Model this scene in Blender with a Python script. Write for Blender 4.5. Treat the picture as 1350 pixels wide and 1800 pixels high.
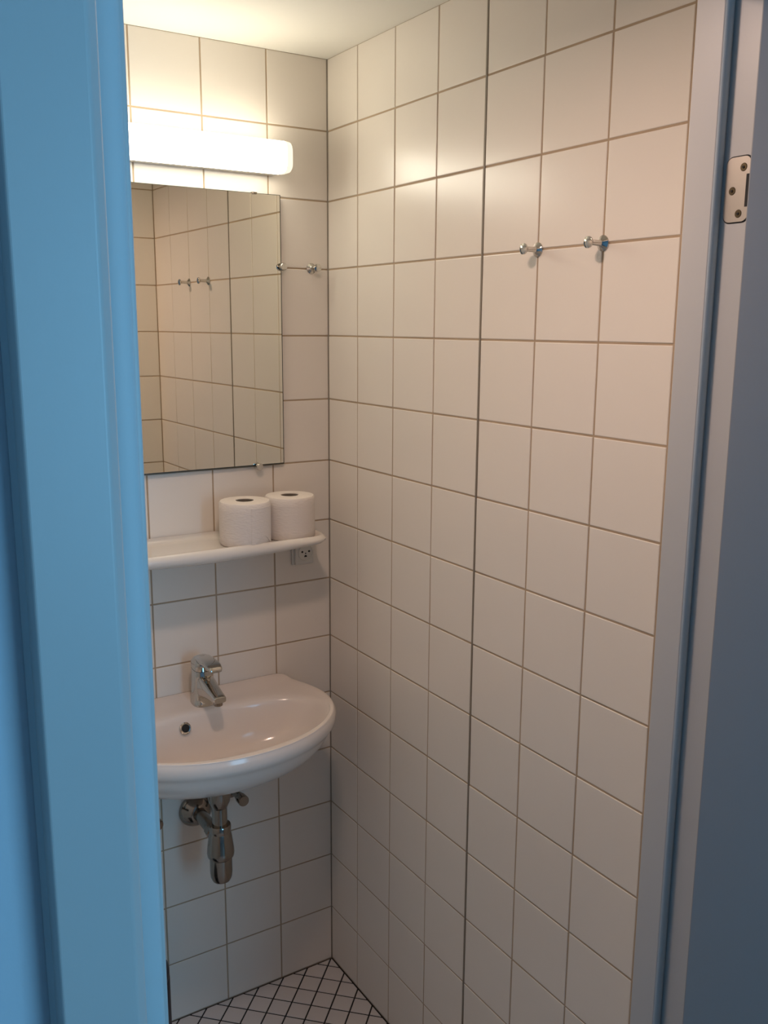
import bpy, bmesh, math, random
from mathutils import Matrix, Vector, Euler
for o in list(bpy.data.objects): bpy.data.objects.remove(o)
random.seed(4)
S = bpy.context.scene
COL = S.collection

# ------------------------------------------------------------------ camera
cam = bpy.data.cameras.new('camera'); co = bpy.data.objects.new('camera', cam); COL.objects.link(co)
cam.sensor_fit = 'HORIZONTAL'; cam.sensor_width = 36; cam.lens = 36*1636.74/1350
cam.clip_start = .02; cam.clip_end = 50
yaw, pit, rol = math.radians(32.242), math.radians(-11.309), math.radians(.355)
cy, sy, cp, sp, cr, sr = math.cos(yaw), math.sin(yaw), math.cos(pit), math.sin(pit), math.cos(rol), math.sin(rol)
F = Vector((sy*cp, cy*cp, sp)); R0 = Vector((cy, -sy, 0)); U0 = R0.cross(F)
RX = R0*cr + U0*sr; UX = -R0*sr + U0*cr
m = Matrix((RX, UX, -F)).transposed().to_4x4(); m.translation = Vector((-1.0935, -1.9866, 1.6993))
co.matrix_world = m
S.camera = co

# ------------------------------------------------------------------ world, exposure, daylight
S.view_settings.view_transform = 'Standard'; S.view_settings.look = 'None'
S.view_settings.exposure = 0.10; S.view_settings.gamma = 1; S.view_settings.use_curve_mapping = False
w = bpy.data.worlds.new('world'); S.world = w; w.use_nodes = True
w.node_tree.nodes['Background'].inputs[0].default_value = (.30, .55, .95, 1)
w.node_tree.nodes['Background'].inputs[1].default_value = .6
al = bpy.data.lights.new('window_daylight', 'AREA'); al.shape = 'RECTANGLE'; al.size = 1.2; al.size_y = 1.4
al.energy = 31; al.color = (.25, .65, 1)
ao = bpy.data.objects.new('window_daylight', al); COL.objects.link(ao)
ao.location = (.32, -3.55, 1.55); ao.rotation_euler = (math.radians(90), 0, 0)

VANITY = (1, .935, .76, 1); VANITY_S = 10.8
CEILC = (1, .715, .575, 1); CEIL_S = 148

# ------------------------------------------------------------------ materials
def mat(name, col, rough=.5, metal=0, bump=0, bscale=40, spec=.5, coat=0, var=0, vscale=6, emit=None, es=0, stretch=None):
    M = bpy.data.materials.new(name); M.use_nodes = True; nt = M.node_tree; b = nt.nodes['Principled BSDF']
    b.inputs['Base Color'].default_value = (*col, 1); b.inputs['Roughness'].default_value = rough
    b.inputs['Metallic'].default_value = metal; b.inputs['Specular IOR Level'].default_value = spec
    b.inputs['Coat Weight'].default_value = coat; b.inputs['Coat Roughness'].default_value = .06
    tc = nt.nodes.new('ShaderNodeTexCoord'); src = tc.outputs['Object']
    if stretch:
        mp = nt.nodes.new('ShaderNodeMapping'); mp.inputs['Scale'].default_value = stretch
        nt.links.new(src, mp.inputs[0]); src = mp.outputs[0]
    if bump:
        n = nt.nodes.new('ShaderNodeTexNoise'); n.inputs['Scale'].default_value = bscale; n.inputs['Detail'].default_value = 3
        nt.links.new(src, n.inputs['Vector'])
        bp = nt.nodes.new('ShaderNodeBump'); bp.inputs['Strength'].default_value = bump; bp.inputs['Distance'].default_value = .001
        nt.links.new(n.outputs[0], bp.inputs['Height']); nt.links.new(bp.outputs[0], b.inputs['Normal'])
    if var:
        n = nt.nodes.new('ShaderNodeTexNoise'); n.inputs['Scale'].default_value = vscale; n.inputs['Detail'].default_value = 2
        nt.links.new(src, n.inputs['Vector'])
        mx = nt.nodes.new('ShaderNodeMix'); mx.data_type = 'RGBA'
        mx.inputs[6].default_value = (*[c*(1-var) for c in col], 1); mx.inputs[7].default_value = (*[min(1, c*(1+var*.6)) for c in col], 1)
        nt.links.new(n.outputs[0], mx.inputs[0]); nt.links.new(mx.outputs[2], b.inputs['Base Color'])
    if emit:
        b.inputs['Emission Color'].default_value = emit; b.inputs['Emission Strength'].default_value = es
    return M
TILE = mat('white_glazed_tile', (.79, .728, .655), .27, bump=.05, bscale=14, spec=.5, var=.03, vscale=5)
GROUT = mat('tan_grout', (.44, .33, .225), .9, bump=.3, bscale=300, var=.25, vscale=9)
SEAL = mat('dark_grey_sealant', (.24, .20, .155), .6, var=.3, vscale=9)
CEILM = mat('ceiling_paint', (.82, .79, .72), .75, bump=.15, bscale=120)
FTILE = mat('floor_mosaic_tile', (.62, .58, .56), .4, bump=.1, bscale=60, var=.1, vscale=7)
FGROUT = mat('black_floor_grout', (.012, .010, .010), .8)
PAINT = mat('frame_paint', (.50, .50, .49), .38, bump=.10, bscale=90)
DOORP = mat('door_leaf_paint', (.26, .265, .27), .5, bump=.12, bscale=120)
RUBBER = mat('grey_rubber_seal', (.50, .56, .58), .5)
HALL = mat('hall_wall_paint', (.55, .62, .68), .8, bump=.2, bscale=150)
HFLOOR = mat('hall_floor_linoleum', (.25, .24, .23), .5, var=.2)
CHROME = mat('chrome', (.60, .58, .54), .05, 1)
CHROMED = mat('worn_chrome', (.31, .28, .245), .14, 1, bump=.05, bscale=60)
CERAM = mat('white_porcelain', (.78, .695, .63), .15, spec=.45, coat=.1, var=.02, vscale=4)
SHELFM = mat('shelf_porcelain', (.72, .67, .61), .14, spec=.5, coat=.2)
PAPER = mat('toilet_paper', (.74, .67, .61), .95, bump=.9, bscale=90, stretch=(1, 1, 3))
CORE = mat('cardboard_core', (.16, .13, .10), .9)
MIRROR = mat('mirror_silver', (.80, .78, .69), .012, 1)
MEDGE = mat('mirror_dark_edge', (.03, .035, .03), .3)
PLAST = mat('white_plastic', (.66, .63, .58), .35)
DARK = mat('dark_hole', (.006, .006, .006), .7)
BLACK = mat('black_plastic', (.012, .014, .02), .4)
STEEL = mat('zinc_plate', (.50, .46, .42), .35, 1, bump=.1, bscale=80)
SCREWM = mat('screw_metal', (.10, .08, .05), .4, 1)
DIFF = mat('lamp_diffuser', (.9, .9, .88), .3, emit=VANITY, es=VANITY_S)
DIFFE = mat('lamp_end_acrylic', (.9, .88, .82), .3, emit=(1, .93, .74, 1), es=.75)
DOME = mat('ceiling_lamp_diffuser', (.9, .9, .9), .4, emit=CEILC, es=CEIL_S)
GLASS = mat('window_glass', (.75, .85, .9), .05, emit=(.3, .6, 1, 1), es=1.0)

# ------------------------------------------------------------------ helpers
def link(name, me, material=None, parent=None, loc=None, rot=None, smooth=False):
    o = bpy.data.objects.new(name, me); COL.objects.link(o)
    if material and me is not None and not me.materials: me.materials.append(material)
    if parent: o.parent = parent
    if loc is not None: o.location = loc
    if rot is not None: o.rotation_euler = rot
    if smooth:
        for p in me.polygons: p.use_smooth = True
    return o
def tag(o, label=None, cat=None, group=None, kind=None):
    if label: o['label'] = label
    if cat: o['category'] = cat
    if group: o['group'] = group
    if kind: o['kind'] = kind
    return o
def empty(name, loc=(0, 0, 0), rz=0):
    o = bpy.data.objects.new(name, None); COL.objects.link(o); o.location = loc; o.rotation_euler = (0, 0, rz); o.empty_display_size = .05
    return o
def mesh(name, v, f):
    me = bpy.data.meshes.new(name); me.from_pydata([tuple(x) for x in v], [], f); me.validate(); me.update()
    bm = bmesh.new(); bm.from_mesh(me); bmesh.ops.recalc_face_normals(bm, faces=bm.faces); bm.to_mesh(me); bm.free()
    return me
def box_me(name, x0, x1, y0, y1, z0, z1, bev=0, seg=2):
    bm = bmesh.new(); bmesh.ops.create_cube(bm, size=1)
    for v in bm.verts:
        v.co = Vector((x0+(v.co.x+.5)*(x1-x0), y0+(v.co.y+.5)*(y1-y0), z0+(v.co.z+.5)*(z1-z0)))
    if bev: bmesh.ops.bevel(bm, geom=bm.edges[:], offset=bev, segments=seg, affect='EDGES', profile=.5)
    me = bpy.data.meshes.new(name); bm.to_mesh(me); bm.free(); return me
def box(name, x0, x1, y0, y1, z0, z1, material, parent=None, bev=0, seg=2):
    me = box_me(name, x0, x1, y0, y1, z0, z1, bev, seg)
    return link(name, me, material, parent)
def lathe_me(name, prof, n=40, axis='Z'):
    v = []; f = []
    for r, z in prof:
        for i in range(n):
            a = 2*math.pi*i/n; p = (r*math.cos(a), r*math.sin(a), z)
            if axis == 'Y': p = (p[0], -p[2], p[1])      # z -> -y
            if axis == 'X': p = (-p[2], p[0], p[1])      # z -> -x
            v.append(p)
    k = len(prof)
    for j in range(k-1):
        for i in range(n):
            a = j*n+i; b = j*n+(i+1) % n; f.append((a, b, b+n, a+n))
    if prof[0][0] > 1e-6: f.append(tuple(range(n)))
    if prof[-1][0] > 1e-6: f.append(tuple(range((k-1)*n, k*n)))
    me = mesh(name, v, f)
    bm = bmesh.new(); bm.from_mesh(me); bmesh.ops.remove_doubles(bm, verts=bm.verts, dist=1e-6); bmesh.ops.recalc_face_normals(bm, faces=bm.faces)
    for fa in bm.faces: fa.smooth = len(fa.verts) < 8
    for e in bm.edges:
        if len(e.link_faces) == 2 and e.calc_face_angle(0) > math.radians(38): e.smooth = False
    bm.to_mesh(me); bm.free(); return me
def lathe(name, prof, material, parent=None, loc=(0, 0, 0), rot=None, n=40, axis='Z'):
    return link(name, lathe_me(name, prof, n, axis), material, parent, loc, rot)
def loft(name, secs, material, parent=None, cap=True, closed=True, smooth=True, sub=0, sharp=40):
    n = len(secs[0]); v = [p for s in secs for p in s]; f = []
    for j in range(len(secs)-1):
        for i in range(n if closed else n-1):
            a = j*n+i; b = j*n+(i+1) % n; f.append((a, b, b+n, a+n))
    if cap: f.append(tuple(range(n))); f.append(tuple(range((len(secs)-1)*n, len(secs)*n)))
    me = mesh(name, v, f)
    bm = bmesh.new(); bm.from_mesh(me)
    for fa in bm.faces: fa.smooth = smooth
    for e in bm.edges:
        if len(e.link_faces) == 2 and e.calc_face_angle(0) > math.radians(sharp): e.smooth = False
    bm.to_mesh(me); bm.free()
    o = link(name, me, material, parent)
    if sub:
        md = o.modifiers.new('sub', 'SUBSURF'); md.levels = sub; md.render_levels = sub
    return o
def prism(name, poly, z0, z1, material, parent=None, bev=0):
    bm = bmesh.new(); vs = [bm.verts.new((x, y, z0)) for x, y in poly]; f = bm.faces.new(vs)
    r = bmesh.ops.extrude_face_region(bm, geom=[f])
    for e in r['geom']:
        if isinstance(e, bmesh.types.BMVert): e.co.z = z1
    bmesh.ops.recalc_face_normals(bm, faces=bm.faces)
    if bev:
        ed = [e for e in bm.edges if abs(e.verts[0].co.z-e.verts[1].co.z) > (z1-z0)*.9]
        bmesh.ops.bevel(bm, geom=ed, offset=bev, segments=3, affect='EDGES', profile=.5)
    me = bpy.data.meshes.new(name); bm.to_mesh(me); bm.free()
    return link(name, me, material, parent)
def tube(name, pts, r, material, parent=None, n=20):
    cu = bpy.data.curves.new(name, 'CURVE'); cu.dimensions = '3D'; sp_ = cu.splines.new('BEZIER'); sp_.bezier_points.add(len(pts)-1)
    for b, p in zip(sp_.bezier_points, pts): b.co = p; b.handle_left_type = b.handle_right_type = 'AUTO'
    cu.bevel_depth = r; cu.bevel_resolution = 5; cu.use_fill_caps = True
    t = bpy.data.objects.new('tmp', cu); COL.objects.link(t)
    me = bpy.data.meshes.new_from_object(t.evaluated_get(bpy.context.evaluated_depsgraph_get())); bpy.data.objects.remove(t)
    me.materials.clear()
    return link(name, me, material, parent, smooth=True)

# ------------------------------------------------------------------ the tiled room
ZJ = [0, .157, .313, .467, .621, .775, .927, 1.078, 1.228, 1.376, 1.525, 1.675, 1.828, 1.981, 2.135, 2.289]
H = 2.289
BJ = [0, .1515, .3034, .4568, .609, .761, .913, 1.062]
RJ = [0, .1349, .2852, .436, .5852, .7379, .890, 1.043, 1.185]
XL, YF = -1.062, -1.185
G = .0017        # half joint
TH = .004        # tile proud of the grout bed
cache = {}
def tile_mesh(wd, ht):
    k = (round(wd, 4), round(ht, 4))
    if k in cache: return cache[k]
    a, b = wd/2, ht/2; c1 = .0006; c2 = .0016
    rings = [(0, -.0045), (0, -.0009), (c1, -.0002), (c2, 0)]
    v = []
    for ins, d in rings:
        v += [(-a+ins, -b+ins, d), (a-ins, -b+ins, d), (a-ins, b-ins, d), (-a+ins, b-ins, d)]
    f = []
    for j in range(3):
        for i in range(4): f.append((j*4+i, j*4+(i+1) % 4, j*4+4+(i+1) % 4, j*4+4+i))
    f.append((12, 13, 14, 15))
    me = bpy.data.meshes.new('tile'); me.from_pydata(v, [], f); me.materials.append(TILE); me.update()
    cache[k] = me; return me
def tiles(parent, cols, rows, org, ux, nrm, skip=None, wide=()):
    """cols/rows: joint positions; ux: wall direction; nrm: facing; local x along ux, y up, z out"""
    ux = Vector(ux); nz = Vector(nrm); uy = Vector((0, 0, 1))
    if ux.cross(uy).dot(nz) < 0: ux2 = -ux
    else: ux2 = ux
    Rm = Matrix((ux2, uy, nz)).transposed()
    for i in range(len(cols)-1):
        for j in range(len(rows)-1):
            a0, a1, b0, b1 = cols[i], cols[i+1], rows[j], rows[j+1]
            if skip and skip(a0, a1, b0, b1): continue
            g0 = G*1.5 if i in wide else G; g1 = G*1.5 if (i+1) in wide else G
            a0 += g0; a1 -= g1; c0 = b0+G; c1 = b1-(G if b1 < H-.01 else .0008)
            p = Vector(org)+ux*((a0+a1)/2)+uy*((c0+c1)/2)
            o = bpy.data.objects.new('tile', tile_mesh(a1-a0, c1-c0)); COL.objects.link(o); o.parent = parent
            tilt = Euler((math.radians(random.gauss(0, .16)), math.radians(random.gauss(0, .16)), 0)).to_matrix()
            o.matrix_local = Matrix.Translation(p) @ (Rm @ tilt).to_4x4()
def struct(o, label, cat): return tag(o, label, cat, kind='structure')

wb = struct(box('wall_back', XL-.1, .1, .0011, .10, -.02, H+.05, GROUT), 'back wall of square white tiles behind the washbasin and mirror', 'wall')
tiles(wb, BJ, ZJ, (0, 0, 0), (-1, 0, 0), (0, -1, 0))
wr = struct(box('wall_right', .0011, .10, YF-.045, .0035-.0015, -.02, H+.05, GROUT), 'long right wall of square white tiles with two coat hooks', 'wall')
tiles(wr, RJ, ZJ, (0, 0, 0), (0, -1, 0), (-1, 0, 0), wide=(4,))
link('expansion_joint', box_me('expansion_joint', -.0008, .003, -.5852-.0021, -.5852+.0021, .001, H-.001), SEAL, wr)
link('corner_seal', mesh('corner_seal', [(-.0032, .002, 0), (.002, -.0032, 0), (.002, .002, 0), (-.0032, .002, H), (.002, -.0032, H), (.002, .002, H)], [(0, 1, 4, 3), (1, 2, 5, 4), (2, 0, 3, 5)]), SEAL, wr)
wl = struct(box('wall_left', XL-.10, XL-.0011, YF-.045, .0035-.0015, -.02, H+.05, GROUT), 'left wall of square white tiles hidden beside the doorway', 'wall')
tiles(wl, RJ, ZJ, (XL, 0, 0), (0, -1, 0), (1, 0, 0))
# front wall with the door opening
OX0, OX1, OZ = -.915, -.10, 2.125
def wall_with_hole(name, x0, x1, y0, y1, z0, z1, material):
    bm = bmesh.new()
    for a, b, c, d in ((x0, OX0, z0, z1), (OX1, x1, z0, z1), (OX0, OX1, OZ, z1)):
        t = bmesh.ops.create_cube(bm, size=1)['verts']
        for v in t: v.co = Vector((a+(v.co.x+.5)*(b-a), y0+(v.co.y+.5)*(y1-y0), c+(v.co.z+.5)*(d-c)))
    me = bpy.data.meshes.new(name); bm.to_mesh(me); bm.free(); return link(name, me, material)
wf = struct(wall_with_hole('wall_front', XL-.1, .1, YF-.022, YF-.0011, -.02, H+.05, GROUT), 'front wall of white tiles around the doorway, seen in the mirror', 'wall')
FJ = [0, .108, .257, .409, .561, .713, .865, 1.062]
def fskip(a0, a1, b0, b1): return False
fc = [0, .1035]; tiles(wf, fc, ZJ, (0, YF, 0), (-1, 0, 0), (0, 1, 0))
tiles(wf, [.912, 1.062], ZJ, (0, YF, 0), (-1, 0, 0), (0, 1, 0))
tiles(wf, [.1035, .257, .409, .561, .713, .912], [2.135, 2.289], (0, YF, 0), (-1, 0, 0), (0, 1, 0))
ho = struct(wall_with_hole('wall_hall', -2.3, 1.5, YF-.047, YF-.0225, -.02, 2.5, HALL), 'painted hall side of the door wall left of the door frame', 'wall')
struct(box('wall_hall_left', -2.4, -2.3, -3.7, YF-.047, -.02, 2.5, HALL), 'hall wall on the left behind the camera', 'wall')
struct(box('wall_hall_right', 1.5, 1.6, -3.7, YF-.047, -.02, 2.5, HALL), 'hall wall on the right behind the open door', 'wall')
# hall back wall with window opening
bm = bmesh.new()
for a, b, c, d in ((-2.4, -.38, -.02, 2.5), (1.02, 1.6, -.02, 2.5), (-.38, 1.02, -.02, .85), (-.38, 1.02, 2.25, 2.5)):
    t = bmesh.ops.create_cube(bm, size=1)['verts']
    for v in t: v.co = Vector((a+(v.co.x+.5)*(b-a), -3.7+(v.co.y+.5)*.1, c+(v.co.z+.5)*(d-c)))
me = bpy.data.meshes.new('wall_hall_back'); bm.to_mesh(me); bm.free()
struct(link('wall_hall_back', me, HALL), 'hall wall with the window behind the camera', 'wall')
wi = empty('window_1', (.32, -3.65, .85)); struct(wi, 'hall window behind the camera letting in blue daylight', 'window')
for i, (a, b, c, d) in enumerate(((-.70, -.65, 0, 1.4), (.65, .70, 0, 1.4), (-.65, .65, 0, .05), (-.65, .65, 1.35, 1.4), (-.02, .02, .05, 1.35))):
    box('window_frame', a, b, -.03, .03, c, d, PAINT, wi)
box('pane', -.65, -.02, -.004, .004, .05, 1.35, GLASS, wi); box('pane', .02, .65, -.004, .004, .05, 1.35, GLASS, wi)
struct(box('ceiling', XL-.1, .1, YF-.02, .1, H, H+.06, CEILM), 'cream white painted ceiling above the tiled walls', 'ceiling')
struct(box('ceiling_hall', -2.4, 1.6, -3.7, YF-.047, 2.45, 2.5, HALL), 'painted hall ceiling outside the doorway', 'ceiling')
struct(box('floor_hall', -2.4, 1.6, -3.7, YF-.047, -.06, -.001, HFLOOR), 'grey hall floor outside the doorway', 'floor')

# floor mosaic
fl = struct(box('floor', XL-.1, .1, YF-.05, .1, -.05, -.0016, FGROUT), 'floor of small diagonal white mosaic tiles with black grout', 'floor')
def clip(poly, a, b, c):   # keep a*x+b*y<=c
    out = []
    for i in range(len(poly)):
        p, q = poly[i], poly[(i+1) % len(poly)]; dp = a*p[0]+b*p[1]-c; dq = a*q[0]+b*q[1]-c
        if dp <= 0: out.append(p)
        if dp*dq < 0: t = dp/(dp-dq); out.append((p[0]+t*(q[0]-p[0]), p[1]+t*(q[1]-p[1])))
    return out
def area(p): return abs(sum(p[i][0]*p[(i+1) % len(p)][1]-p[(i+1) % len(p)][0]*p[i][1] for i in range(len(p))))/2
FP = []; P1 = .0724; g = .0027
for n in range(-1, 40):
    for k in range(-25, 25):
        s1, s0 = .0248-P1*n-g, .0248-P1*(n+1)+g          # x+y range
        d0, d1 = -.003+.0718*k+g, -.003+.0718*(k+1)-g      # x-y range
        q = [((s+d)/2, (s-d)/2) for s, d in ((s0, d0), (s1, d0), (s1, d1), (s0, d1))]
        for a, b, c in ((1, 0, -.003), (-1, 0, -XL-.003), (0, 1, -.003), (0, -1, -YF+.035)):
            if q: q = clip(q, a, b, c)
        if len(q) > 2 and area(q) > 2e-5: FP.append((math.hypot(sum(p[0] for p in q)/len(q)+.22, sum(p[1] for p in q)/len(q)+.12), q))
FP.sort(key=lambda t: t[0])
def ftile_geo(q):
    cx = sum(p[0] for p in q)/len(q); cy_ = sum(p[1] for p in q)/len(q); n = len(q)
    v = [(p[0]-cx, p[1]-cy_, -.003) for p in q]+[(p[0]-cx, p[1]-cy_, -.0007) for p in q]+[((p[0]-cx)*.965, (p[1]-cy_)*.965, 0) for p in q]
    f = [(j*n+i, j*n+(i+1) % n, (j+1)*n+(i+1) % n, (j+1)*n+i) for j in range(2) for i in range(n)]+[tuple(range(2*n, 3*n))]
    return cx, cy_, v, f
full = None; bmv = []; bmf = []
for i, (d, q) in enumerate(FP):
    cx, cy_, v, f = ftile_geo(q)
    if i < 290:
        isfull = area(q) > .98*((P1-2*g)*(.0718-2*g)/2)
        if isfull and full: me = full
        else:
            me = mesh('floor_tile', v, f); me.materials.append(FTILE)
            if isfull: full = me
        o = link('floor_tile', me, None, fl, (cx, cy_, 0))
    else:
        n0 = len(bmv); bmv += [(a+cx, b+cy_, c) for a, b, c in v]; bmf += [tuple(n0+t for t in ff) for ff in f]
if bmv: tag(link('floor_tiles', mesh('floor_tiles', bmv, bmf), FTILE, fl), kind='stuff')

# ------------------------------------------------------------------ door frame
fr = empty('trim_1', (0, 0, 0)); struct(fr, 'painted door frame around the bathroom doorway, blue where daylight falls', 'door frame')
Y0, YS, YO = -1.1835, -1.225, -1.266
XR, XLJ = -.162, -.851
prism('jamb', [(XR, Y0), (XR, YS), (XR+.015, YS), (XR+.015, YO), (-.045, YO), (-.045, YF-.048), (-.104, YF-.048), (-.104, Y0)][::-1], -.001, 2.115, PAINT, fr, bev=.0018)
# left jamb, stepped towards the hall
prism('jamb', [(XLJ, Y0), (-.911, Y0), (-.911, YF-.048), (-.9545, YF-.048), (-.9545, YO), (XLJ-.040, YO), (XLJ-.031, YO+.006), (XLJ-.029, YS), (XLJ, YS)], -.001, 2.115, PAINT, fr, bev=.0022)
box('head', -.9545, -.045, YO, YS, 2.105, 2.19, PAINT, fr, bev=.002)
box('head_stop', XLJ, XR, YS-.001, Y0, 2.088, 2.122, PAINT, fr, bev=.002)
# bulb seals on the stop faces
for x0, x1 in ((XR+.0005, XR+.0145), (XLJ-.0285, XLJ-.004)):
    sec = []
    for z in (.0, 2.086):
        c = (x0+x1)/2; h = (x1-x0)/2
        sec.append([(c+h*math.cos(a), YS+.0008-.0042*math.sin(a)-.0005, z) for a in [math.pi*i/10 for i in range(11)]])
    loft('seal', sec, RUBBER, fr)
prism('caulk_bead', [(-.9545, YF-.048), (-.9545, YF-.0525), (-.9565, YF-.0505), (-.9590, YF-.048)], 0, 2.11, RUBBER, fr)
# hinge let into the rabbet face
def rrect(y0, y1, z0, z1, r, n=6, left=True):
    pts = []
    for cy2, cz, a0 in ((y0-r, z1-r, 0), (y1+r, z1-r, 90), (y1+r, z0+r, 180), (y0-r, z0+r, 270)):
        for i in range(n+1):
            a = math.radians(a0+90*i/n); pts.append((cy2+r*math.cos(a), cz+r*math.sin(a)))
    return pts
pl = rrect(-1.2315, -1.2655, 1.820, 1.892, .009)
def plate(name, pts, x0, x1, material, parent):
    s = [[(x0, y, z) for y, z in pts], [(x1, y, z) for y, z in pts]]
    return loft(name, s, material, parent, smooth=False)
plate('hinge_recess', [(-1.2485+(y+1.2485)*1.06, 1.856+(z-1.856)*1.04) for y, z in pl], XR+.0147, XR+.016, DARK, fr)
hp = plate('hinge_plate', pl, XR+.0135, XR+.018, STEEL, fr); hp['label'] = 'zinc hinge plate with three screws'
for y, z in ((-1.2555, 1.880), (-1.2420, 1.855), (-1.2525, 1.829)):
    lathe('screw', [(0, .0012), (.0016, .0012), (.0017, .0006), (.0042, .0006), (.0047, 0)][::-1], SCREWM, hp, (XR+.0135, y, z), axis='X', n=20)
    lathe('screw_recess', [(.0014, .0004), (0, .0006)], DARK, hp, (XR+.0123, y, z), axis='X', n=12)
box('hinge_slot', XR+.0128, XR+.0140, -1.2655, -1.2605, 1.836, 1.872, DARK, hp)
# threshold
struct(box('trim_2', -.85, -.163, YF-.048, YF-.004, -.003, .006, PAINT, bev=.002), 'low painted threshold at the foot of the doorway', 'threshold')

# ------------------------------------------------------------------ door leaf, opened outwards on the right
dl = empty('door_1', (-.186, -1.292, .012), math.radians(-70)); struct(dl, 'blue grey door leaf standing open on the right edge', 'door')
W = .705
lf = box('leaf', 0, W, 0, .040, 0, 2.06, DOORP, dl, bev=.0015)
for side, s in ((-.0005, -1), (.0405, 1)):
    hd = empty('handle', (W-.06, side, 1.02)); hd.parent = dl
    lathe('rosette', [(.024, 0), (.025, .003), (.022, .007), (0, .008)], CHROME, hd, (0, 0, 0), rot=(0, 0, 0 if s < 0 else math.pi), axis='Y')
    tube('lever', [(0, s*.004, 0), (0, s*.045, 0), (-.02, s*.055, 0), (-.12, s*.055, 0)], .009, CHROME, hd)
for z in (.22, 1.844):
    lathe('knuckle', [(.0, -.034), (.006, -.034), (.0065, -.033), (.0065, .033), (.006, .034), (0, .034)], STEEL, dl, (-.007, .052, z-.012+.012), n=20)

# ------------------------------------------------------------------ mirror
mr = empty('wall_mirror', (-.378, -.0005, 1.378)); tag(mr, 'frameless rectangular mirror on the back wall under the lamp', 'mirror')
ma = math.radians(.55)   # hangs very slightly skewed to the wall
Rz = (0, 0, ma)
gl = link('glass', box_me('glass', -.2495, .2495, -.0145, -.0098, 0, .607), MEDGE, mr, rot=Rz)
sv = link('reflecting_face', mesh('reflecting_face', [(-.2475, -.0150, .0026), (.2475, -.0150, .0026), (.2475, -.0150, .6058), (-.2475, -.0150, .6058), (-.2475, -.0145, .0026), (.2475, -.0145, .0026), (.2475, -.0145, .6058), (-.2475, -.0145, .6058)], [(0, 1, 2, 3), (4, 5, 6, 7), (0, 1, 5, 4), (1, 2, 6, 5), (2, 3, 7, 6), (3, 0, 4, 7)]), MIRROR, mr, rot=Rz)
clipme = lathe_me('mirror_clip', [(.0065, 0), (.0065, .016), (.0085, .0165), (.0088, .023), (.0075, .025), (0, .0252)], 28, 'Y')
for x, z in ((.182, -.002), (-.182, -.002), (.2505, .451), (-.2505, .451)):
    link('mirror_clip', clipme, CHROME, mr, (x, 0, z))
for x in (.186, -.186):
    box('top_clip', x-.005, x+.005, -.0165, -.002, .604, .6095, CHROMED, mr, bev=.0008)

# ------------------------------------------------------------------ vanity lamp
vl = empty('wall_lamp', (-.378, -.001, 2.058)); tag(vl, 'long white glowing tube lamp on the back wall above the mirror', 'lamp')
box('housing', -.2365, .2365, -.029, 0, -.0322, .0322, PLAST, vl, bev=.0015)
def dsec(x, k=1.0, dk=1.0):
    hz = .0325*k; d = .076*dk; r = .018*k; pts = []
    for cy2, cz, a0 in ((-d+r, hz-r, 90), (-d+r, -hz+r, 180)):
        for i in range(9):
            a = math.radians(a0+90*i/8); pts.append((x, cy2+r*math.cos(a), cz+r*math.sin(a)))
    pts += [(x, -.0295, -hz), (x, -.0295, hz)]
    return pts
loft('diffuser', [dsec(-.236), dsec(-.12), dsec(0), dsec(.12), dsec(.236)], DIFF, vl, cap=False)
for s in (-1, 1):
    loft('end_cap', [dsec(s*.2362), dsec(s*.244, .995, .995), dsec(s*.250, .96, .97), dsec(s*.2528, .88, .92), dsec(s*.2538, .7, .8)], DIFFE, vl)

# ------------------------------------------------------------------ ceiling lamp (above the doorway, out of view)
cl = empty('ceiling_lamp', (-.60, -.99, H)); tag(cl, 'round white ceiling lamp just inside the doorway', 'lamp')
lathe('housing', [(.062, -.001), (.064, -.012), (.064, -.115), (.061, -.117), (.058, -.116), (.058, -.09), (0, -.09)], PLAST, cl)
lathe('diffuser', [(.057, -.1145), (.050, -.1155), (0, -.1160)], DOME, cl)

# ------------------------------------------------------------------ washbasin
XC = -.375
def outer(phi, n=2.02):
    # D outline, polar about (0,-.17); returns x,y
    dx, dy = math.cos(phi), math.sin(phi); lo, hi = 0, .6
    for _ in range(40):
        t = (lo+hi)/2; x, y = t*dx, -.17+t*dy
        if y > -.15:
            hw = .279-.043*((y+.15)/.15)**1.5; ok = abs(x) < hw and y < 0
        else: ok = (abs(x)/.279)**n+((-.15-y)/.229)**n < 1
        if ok: lo = t
        else: hi = t
    return lo*dx, -.17+lo*dy
def bowl(phi, n=2.3):
    dx, dy = math.cos(phi), math.sin(phi); lo, hi = 0, .6
    for _ in range(40):
        t = (lo+hi)/2; x, y = t*dx, -.205+t*dy
        b = .110 if y > -.205 else .143
        ok = (abs(x)/.246)**n+(abs(y+.205)/b)**n < 1
        if ok: lo = t
        else: hi = t
    return lo*dx, -.205+lo*dy
N = 120
PH = [2*math.pi*(i+.5)/N for i in range(N)]
O = [outer(p) for p in PH]; Bw = [bowl(p) for p in PH]
def lip(y): return .006*max(0, min(1, (y+.034)/.014))
secs = []
for k, z in ((.12, .687), (.3, .689), (.48, .696), (.62, .708), (.74, .725), (.85, .749), (.92, .773), (.953, .794), (.968, .808), (.985, .814), (.997, .822), (1.0, .832), (.997, .841), (.985, .848)):
    secs.append([(XC+x*k, y*(k if k < .96 else 1-(1-k)*(1 if y < -.02 else 0))+(0 if k >= .96 else -.0), z+(lip(y) if z > .83 else 0)) for x, y in O])
secs.append([(XC+x*.968, min(y*.968, y) if y < -.02 else y*.9-.001, .8505+lip(y)) for x, y in O])
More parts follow.
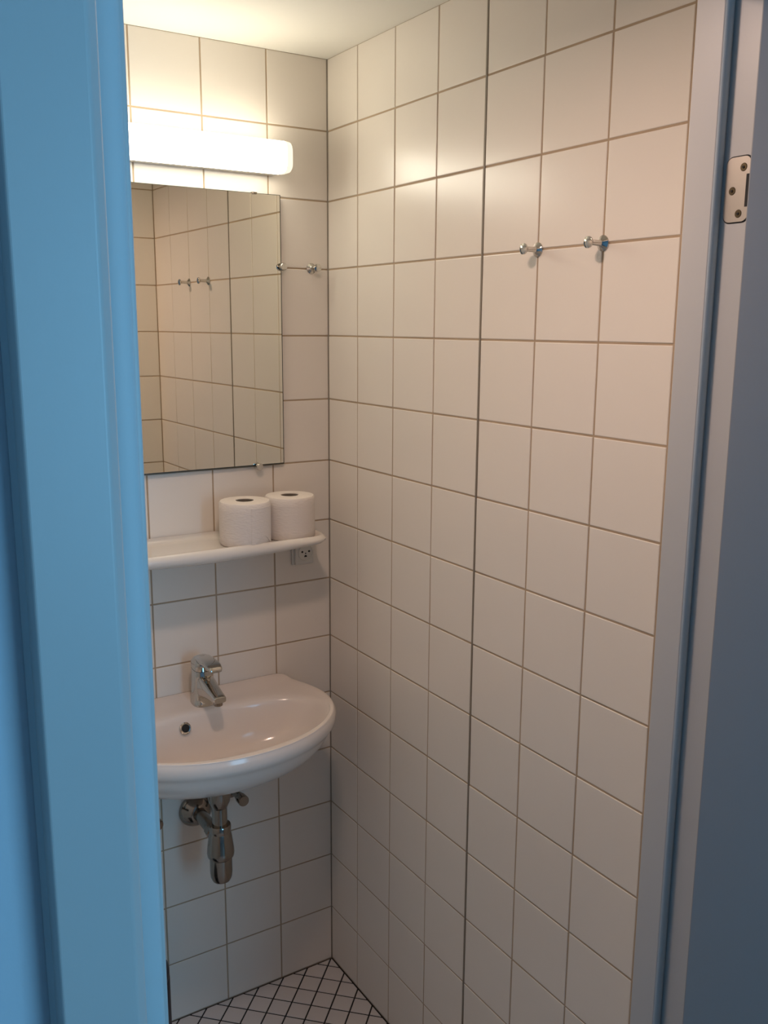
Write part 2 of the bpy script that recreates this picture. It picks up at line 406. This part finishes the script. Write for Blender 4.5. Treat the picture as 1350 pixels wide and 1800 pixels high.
for t in (.25, .5, .75, 1.0):   # rim towards the bowl
    s = []
    for (x, y), (bx, by) in zip(O, Bw):
        px, py = x*.95+(bx-x*.95)*t, (y*.955)+(by-y*.955)*t
        s.append((XC+px, py, .8505-.0065*t+lip(py)*(1 if py > -.034 else 0)))
    secs.append(s)
for k, z in ((.965, .831), (.93, .811), (.88, .787), (.80, .763), (.68, .746), (.5, .735), (.3, .729), (.13, .724)):
    secs.append([(XC+bx*k, -.205+(by+.205)*k+(.02*(1-k)), z) for bx, by in Bw])
wbn = empty('washbasin', (0, 0, 0)); tag(wbn, 'white porcelain washbasin with rounded front on the back wall', 'washbasin')
bo = loft('bowl', secs, CERAM, wbn, sharp=75)
md = bo.modifiers.new('sub', 'SUBSURF'); md.levels = 1; md.render_levels = 1
# drain and overflow
lathe('drain', [(.032, 0), (.031, .003), (.024, .002), (.018, -.002), (0, -.002)], CHROME, wbn, (XC, -.187, .7245))
ov = empty('overflow', (0, 0, 0)); ov.parent = wbn
OVP = (-.4285, -.1035, .8130)
orot = (math.radians(-23), 0, math.radians(4))
lathe('ring', [(.0092, .003), (.0092, .004), (.011, .0045), (.0135, .003), (.014, 0)], CHROME, ov, OVP, rot=orot, axis='Y')
lathe('hole', [(.0096, .0034), (0, .0036)], DARK, ov, OVP, rot=orot, axis='Y')

# ------------------------------------------------------------------ faucet
fa = empty('basin_faucet', (-.3665, -.058, .846)); tag(fa, 'chrome single lever mixer tap on the back of the washbasin', 'faucet')
def rsec(cx, cy2, z, hx, hy, r=.6, n=24, tilt=0):
    pts = []
    for i in range(n):
        a = 2*math.pi*i/n; c, s = math.cos(a), math.sin(a); e = 2/ (2+2.2*(1-r))
        x = hx*math.copysign(abs(c)**e, c); y = hy*math.copysign(abs(s)**e, s)
        pts.append((cx+x, cy2+y, z+y*tilt))
    return pts
loft('body', [rsec(0, 0, -.003, .0275, .0265), rsec(0, 0, .003, .0275, .0265), rsec(0, 0, .006, .026, .0255), rsec(0, 0, .04, .0245, .0245), rsec(0, 0, .070, .0235, .024), rsec(0, .001, .084, .023, .0235, tilt=.15)], CHROME, fa)
def ysec(y, z, hx, hz, n=20, k=.35):
    pts = []
    for i in range(n):
        a = 2*math.pi*i/n; c, s = math.cos(a), math.sin(a)
        pts.append((hx*math.copysign(abs(c)**.5, c), y, z+hz*math.copysign(abs(s)**.5, s)))
    return pts
loft('spout', [ysec(-.004, .045, .0205, .030), ysec(-.020, .045, .0202, .027), ysec(-.045, .046, .0185, .0190), ysec(-.070, .044, .0165, .0130), ysec(-.092, .0425, .0150, .0090), ysec(-.104, .0415, .0142, .0075), ysec(-.1055, .0413, .0130, .0064)], CHROME, fa)
lathe('aerator', [(.0, -.0125), (.0095, -.0125), (.0105, -.0115), (.0105, -.002), (.0, -.002)], CHROMED, fa, (0, -.091, .0375))
hv = empty('lever_handle', (0, 0, 0)); hv.parent = fa
loft('handle_cap', [rsec(0, .001, .085, .023, .0235, tilt=.15), rsec(0, 0, .094, .0238, .0243, tilt=.12), rsec(0, -.001, .103, .0228, .0235), rsec(0, -.002, .110, .0180, .0185), rsec(0, -.003, .114, .0105, .0105), rsec(0, -.003, .1155, .003, .003)], CHROME, hv)
loft('lever', [ysec(.012, .104, .012, .005), ysec(-.005, .107, .0190, .008), ysec(-.035, .1095, .0185, .0072), ysec(-.058, .1110, .0175, .0058), ysec(-.074, .1095, .0165, .0050), ysec(-.084, .1050, .0150, .0042), ysec(-.0865, .1025, .0125, .0030)], CHROME, hv)

# ------------------------------------------------------------------ trap
tr = empty('drain_trap', (-.3735, -.155, 0)); tag(tr, 'chrome bottle trap hanging under the washbasin', 'drain trap')
lathe('coupling', [(.010, .683), (.026, .6825), (.026, .655), (.024, .645), (.0185, .632), (.017, .630)], CHROMED, tr)
lathe('tail_pipe', [(.0172, .632), (.0172, .575)], CHROMED, tr)
lathe('ring_nut', [(.0180, .5885), (.0235, .5885), (.0250, .586), (.0250, .574), (.0238, .570), (.0238, .566)], CHROMED, tr)
lathe('cup_nut', [(.0238, .570), (.0262, .562), (.0305, .528), (.0312, .519), (.0300, .511), (.0255, .506)], CHROMED, tr)
lathe('bottle', [(.0255, .512), (.0255, .505), (.0257, .472), (.0245, .459), (.0205, .450), (.0120, .4455), (0, .4445)], CHROMED, tr)
wp = empty('wall_pipe', (0, 0, 0)); wp.parent = tr
lathe('pipe', [(.0158, 0), (.0158, .140)], CHROMED, wp, (0, .153, .552), axis='Y')
lathe('pipe_nut', [(.0158, 0), (.0205, .001), (.0205, .020), (.0165, .022)], CHROMED, wp, (0, .050, .552), axis='Y', n=8)
lathe('rosette', [(.0420, 0), (.0420, .003), (.0395, .008), (.0245, .028), (.0180, .030)], CHROMED, wp, (0, .1535, .552), axis='Y')
# angle valves
def valve(x, label):
    t = empty('angle_valve', (x, -.001, .581)); tag(t, label, 'valve', 'angle valves under the washbasin')
    lathe('rosette', [(.024, 0), (.024, .002), (.013, .009), (.011, .010)], CHROMED, t, axis='Y')
    lathe('body', [(.0095, 0), (.0095, .046), (.011, .047), (.011, .052), (.008, .054)], CHROMED, t, axis='Y')
    k = lathe('knob', [(.007, .050), (.013, .056), (.0135, .074), (.0125, .0765), (0, .077)], CHROMED, t, axis='Y', n=24)
    lathe('outlet_nut', [(.007, .0), (.0105, .002), (.0105, .018), (.006, .020)], CHROMED, t, (0, -.030, .006), n=6)
    tube('supply_hose', [(0, -.030, .024), (0, -.031, .040), ((XC-x)*.12, -.034, .066), ((XC-x)*.25, -.04, .088)], .0048, CHROMED, t)
    return t
valve(-.280, 'chrome angle valve right of the drain trap under the washbasin')
valve(-.4915, 'chrome angle valve left of the drain trap, mostly hidden by the door frame')

# ------------------------------------------------------------------ shelf
sh = empty('wall_shelf', (XC, 0, 0)); tag(sh, 'cream porcelain shelf below the mirror holding two toilet rolls', 'shelf')
SW, SD = .293, .166
def shelf_sec(k):   # rounded-rectangle outline inset by k
    hw, d, r = SW-k, SD-k, max(.004, .045-k)
    pts = [(-hw, -.0005-k*.15), ]
    for cx, cy2, a0 in ((-hw+r, -d+r, 180), (hw-r, -d+r, 270)):
        for i in range(11):
            a = math.radians(a0+90*i/10); pts.append((cx+r*math.cos(a), cy2+r*math.sin(a)))
        if a0 == 180: pts += [(-hw+r+(2*hw-2*r)*i/20, -d) for i in range(1, 20)]
    pts.append((hw, -.0005-k*.15))
    n = 24
    for i in range(1, n): pts.append((hw-2*hw*i/n, -.0005-k*.15))
    return pts
ss = []
for k, z in ((.06, 1.197), (.035, 1.197), (.018, 1.199), (.007, 1.203), (.0015, 1.209), (0, 1.2155), (.002, 1.222), (.006, 1.2265), (.010, 1.2285), (.014, 1.228), (.018, 1.225), (.024, 1.2205), (.032, 1.2195), (.06, 1.2195)):
    s = []
    for x, y in shelf_sec(k):
        zz = z
        if y > -.02 and k < .02 and z > 1.21: zz = z+.003
        if z < 1.222 and len(ss) < 8: zz = 1.2285-(1.2285-zz)*(1.12-.50*(abs(x)/SW)**1.6)
        s.append((x, y if k < .02 or y < -.03 else -k*.55, zz))
    ss.append(s)
so = loft('shelf_board', ss, SHELFM, sh, sharp=60)

# ------------------------------------------------------------------ toilet rolls
def roll(x, y, rz, label):
    t = empty('toilet_roll', (x, y, 1.2197), rz); tag(t, label, 'toilet paper', 'toilet rolls on the shelf')
    R_, Hh = .0575, .098
    prof = [(.0205, .0), (.045, .0), (R_-.003, .0008), (R_-.0006, .004), (R_, .02), (R_, Hh-.02), (R_-.0006, Hh-.004), (R_-.003, Hh-.0008), (.045, Hh), (.030, Hh-.001), (.0205, Hh), (.0203, Hh*.5), (.0205, 0)]
    me = lathe_me('paper', prof, 64); link('paper', me, PAPER, t)
    lathe('core', [(.0203, .001), (.0203, Hh-.0015), (.0185, Hh-.0015), (.0185, .0015), (0, .0015)], CORE, t)
    # loose end of the sheet, lifted a little in an arc near the bottom edge
    v = []; f = []; n = 18
    for i in range(n+1):
        a = math.radians(-125+60*i/n); zb = .004+.020*math.sin(math.pi*i/n)**1.5; r = R_+.0009
        v += [(r*math.cos(a), r*math.sin(a), zb), (r*math.cos(a), r*math.sin(a), .088), ((R_-.001)*math.cos(a), (R_-.001)*math.sin(a), zb), ((R_-.001)*math.cos(a), (R_-.001)*math.sin(a), .088)]
    for i in range(n):
        a = i*4; f += [(a, a+4, a+5, a+1), (a, a+2, a+6, a+4), (a+1, a+5, a+7, a+3)]
    f += [(0, 1, 3, 2), (n*4, n*4+2, n*4+3, n*4+1)]
    link('loose_sheet', mesh('loose_sheet', v, f), PAPER, t)
roll(-.2705, -.101, math.radians(25), 'left white toilet roll standing on the shelf')
roll(-.1540, -.090, math.radians(120), 'right white toilet roll at the corner end of the shelf')

# ------------------------------------------------------------------ socket
sk = empty('wall_socket', (-.077, -.0005, 1.1535)); tag(sk, 'white wall socket on the tiles under the right end of the shelf', 'socket')
box('back_box', -.0305, .0245, -.006, 0, -.0285, .0355, PLAST, sk, bev=.0015)
box('cover', -.0245, .0245, -.0125, -.0055, -.0280, .0350, PLAST, sk, bev=.0018)
lathe('socket_well', [(.0200, 0), (.0203, .0016), (.0192, .0022), (.0186, .0010), (.0184, .0004), (0, .0004)], PLAST, sk, (.0025, -.0124, .001), axis='Y')
for x, z, r in ((-.0068, .0035, .0027), (.0118, .0035, .0027), (.0022, -.0010, .0016)):
    lathe('socket_hole', [(r, 0), (r, .0008), (0, .0009)], DARK, sk, (x, -.0126, z), axis='Y', n=16)
me = mesh('earth_slot', [(.0022+.0036*math.cos(a), -.0136 if j else -.0126, -.0098+.0048*math.sin(a)) for j in (0, 1) for a in [math.pi*i/8 for i in range(9)]], [tuple(range(9)), tuple(range(9, 18))]+[(i, (i+1) % 9, 9+(i+1) % 9, 9+i) for i in range(9)])
link('socket_hole', me, DARK, sk)

# ------------------------------------------------------------------ hooks
HP = [(.0122, 0), (.0122, .0015), (.0110, .0026), (.0062, .0060), (.0050, .0075), (.0046, .0100), (.0046, .0255), (.0055, .0275), (.0088, .0300), (.0094, .0315), (.0090, .0335), (.0055, .0355), (.0, .0360)]
STM, DSC = HP[3:9], HP[8:]
def hook(loc, ax, label):
    t = empty('coat_hook', loc); tag(t, label, 'hook', 'chrome coat hooks on the tiles')
    lathe('wall_plate', HP[:5], CHROME, t, axis=ax); lathe('stem', HP[4:8], CHROME, t, axis=ax); lathe('knob', HP[7:], CHROME, t, axis=ax)
    return t
hook((0, -.7385, 1.8275), 'X', 'chrome knob hook on the right wall, the one farther from the door frame')
hook((0, -.8905, 1.828), 'X', 'chrome knob hook on the right wall, the one closer to the door frame')
hook((-.0455, 0, 1.829), 'Y', 'chrome knob hook on the back wall between mirror and corner')

# ------------------------------------------------------------------ bin, only its edge shows at the left jamb
bn = empty('waste_bin', (-.6030, -.20, 0)); tag(bn, 'tall black bin of which only an edge shows beside the left door frame', 'bin')
lathe('bin_body', [(.070, .001), (.0785, .004), (.080, .02), (.080, .305), (.078, .309), (.0, .309)], BLACK, bn)
lathe('lid', [(.079, .310), (.0795, .326), (.074, .335), (.05, .340), (0, .342)], BLACK, bn)
